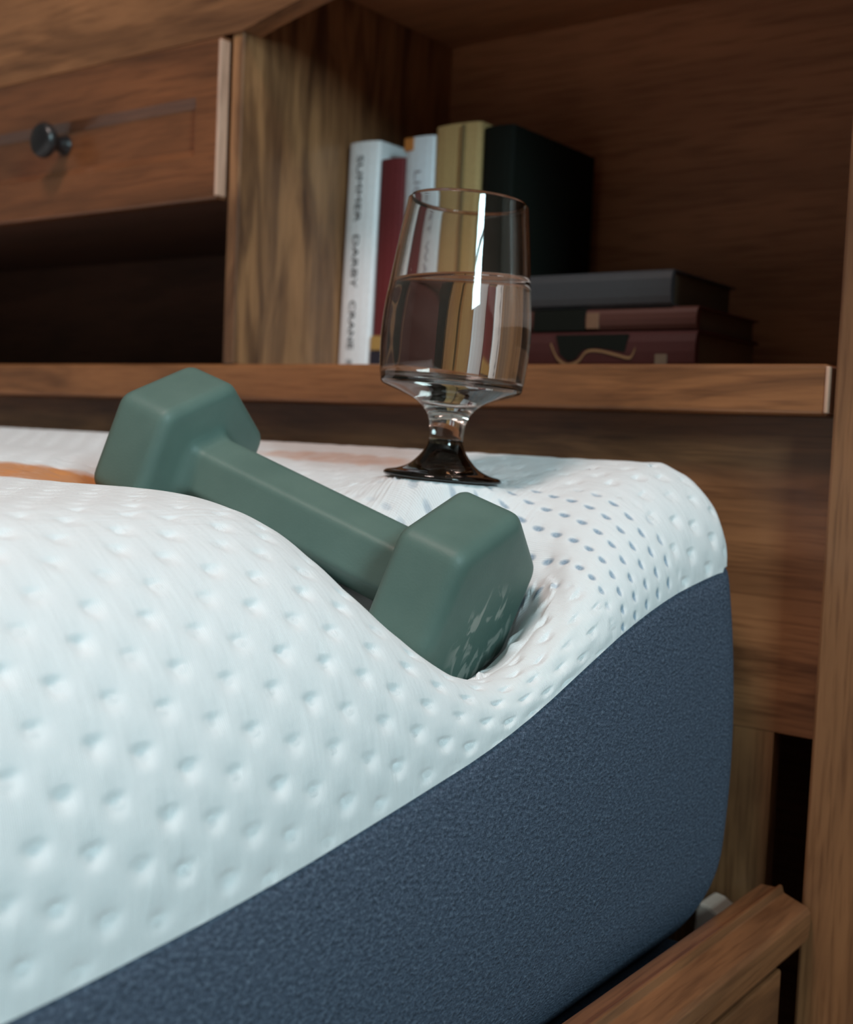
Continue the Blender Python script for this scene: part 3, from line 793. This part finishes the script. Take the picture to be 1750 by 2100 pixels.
tb, tT = standing_book('hardback_book', -0.6012, 0.0440, 0.1980, 0.118, BY + .001, M_BT, 'thick tan cloth hardback, tallest of the standing books')
box('spine_groove', (0.0295, -0.0042 + .0012, 0.002), (0.0302, 0.002, 0.196), plain('dark_tan', (0.15, 0.095, 0.04), 0.8), tb, 0).data.transform(tT)
kb, kT = standing_book('hardback_book', -0.5565, 0.0290, 0.1930, 0.128, BY + .004, M_BK, 'black hardback at the right end of the standing books')
def lying_book(name, x0, x1, y0, z0, t, d, mat, label, rz=0.0):
    """book lying flat, spine along x facing the front"""
    e = empty(name, ((x0 + x1) / 2, y0, z0), label, 'book', 'books lying flat on the shelf')
    T = Matrix.Translation((x0, y0, z0)) @ Matrix.Rotation(rz, 4, 'Z')
    prof = [(p[1], p[0]) for p in book_mesh(t, 0, d)]
    cv = prism('cover', prof, 'x', 0.0, x1 - x0, mat, e); cv.data.transform(T)
    pg = box('page_block', (0.003, 0.0062, 0.0014), (x1 - x0 - 0.003, d - 0.003, t - 0.0014), M_PAGE2, e, 0); pg.data.transform(T)
    return e, T
M_L1 = plain('maroon_cover', (0.045, 0.009, 0.008), 0.5, 0.4)
M_L2 = plain('red_brown_cover', (0.065, 0.020, 0.014), 0.5, 0.4)
M_L3 = plain('slate_cover', (0.034, 0.036, 0.040), 0.45, 0.5)
LZ = SHZ + 0.0004
b1, T1 = lying_book('paperback_book', -0.522, -0.350, 0.088, LZ, 0.0285, 0.11, M_L1, 'maroon paperback with an orange wavy line, lowest in the flat stack')
# wavy line, dark blob and pale square on its spine
wav = spline([(0.060, 0.020), (0.066, 0.010), (0.074, 0.0055), (0.083, 0.0075), (0.090, 0.0145), (0.100, 0.0150), (0.112, 0.0125), (0.123, 0.0100), (0.126, 0.0120), (0.128, 0.0170)], 6)
vw, fw = [], []
for k, (a, c) in enumerate(wav):
    for s in (-0.0009, 0.0009):
        vw += [(a, -0.0006, c + s), (a, 0.0030, c + s)]
for k in range(len(wav) - 1):
    n = 4 * k; q = n + 4
    for a, c in ((0, 1), (1, 3), (3, 2), (2, 0)): fw.append([n + a, n + c, q + c, q + a])
me = mesh_py('wavy_line', vw, fw); me.transform(T1); link('wavy_line', me, plain('dull_gold_print', (0.20, 0.105, 0.045), 0.6), b1)
blob = [(0.064, 0.0265), (0.068, 0.0130), (0.075, 0.0080), (0.081, 0.0095), (0.087, 0.0160), (0.098, 0.0175), (0.120, 0.0140), (0.122, 0.0265)]
prism('dark_shape', blob, 'y', -0.00045, 0.003, M_BK, b1).data.transform(T1)
box('pale_square', (0.143, -0.0005, 0.003), (0.152, 0.003, 0.0125), plain('dull_tan_print', (0.12, 0.08, 0.05), 0.7), b1, 0.0003).data.transform(T1)
b2, T2 = lying_book('paperback_book', -0.520, -0.352, 0.092, LZ + 0.0290, 0.0165, 0.108, M_L2, 'red-brown book in the middle of the flat stack')
box('dark_band', (0.040, -0.0006, 0.0008), (0.083, 0.003, 0.0157), M_BK, b2, 0.0003).data.transform(T2)
box('tan_patch', (0.084, -0.0006, 0.002), (0.094, 0.003, 0.013), plain('dull_orange_print', (0.15, 0.075, 0.04), 0.7), b2, 0.0003).data.transform(T2)
b3, T3 = lying_book('paperback_book', -0.521, -0.371, 0.090, LZ + 0.0460, 0.0245, 0.108, M_L3, 'dark slate book on top of the flat stack')
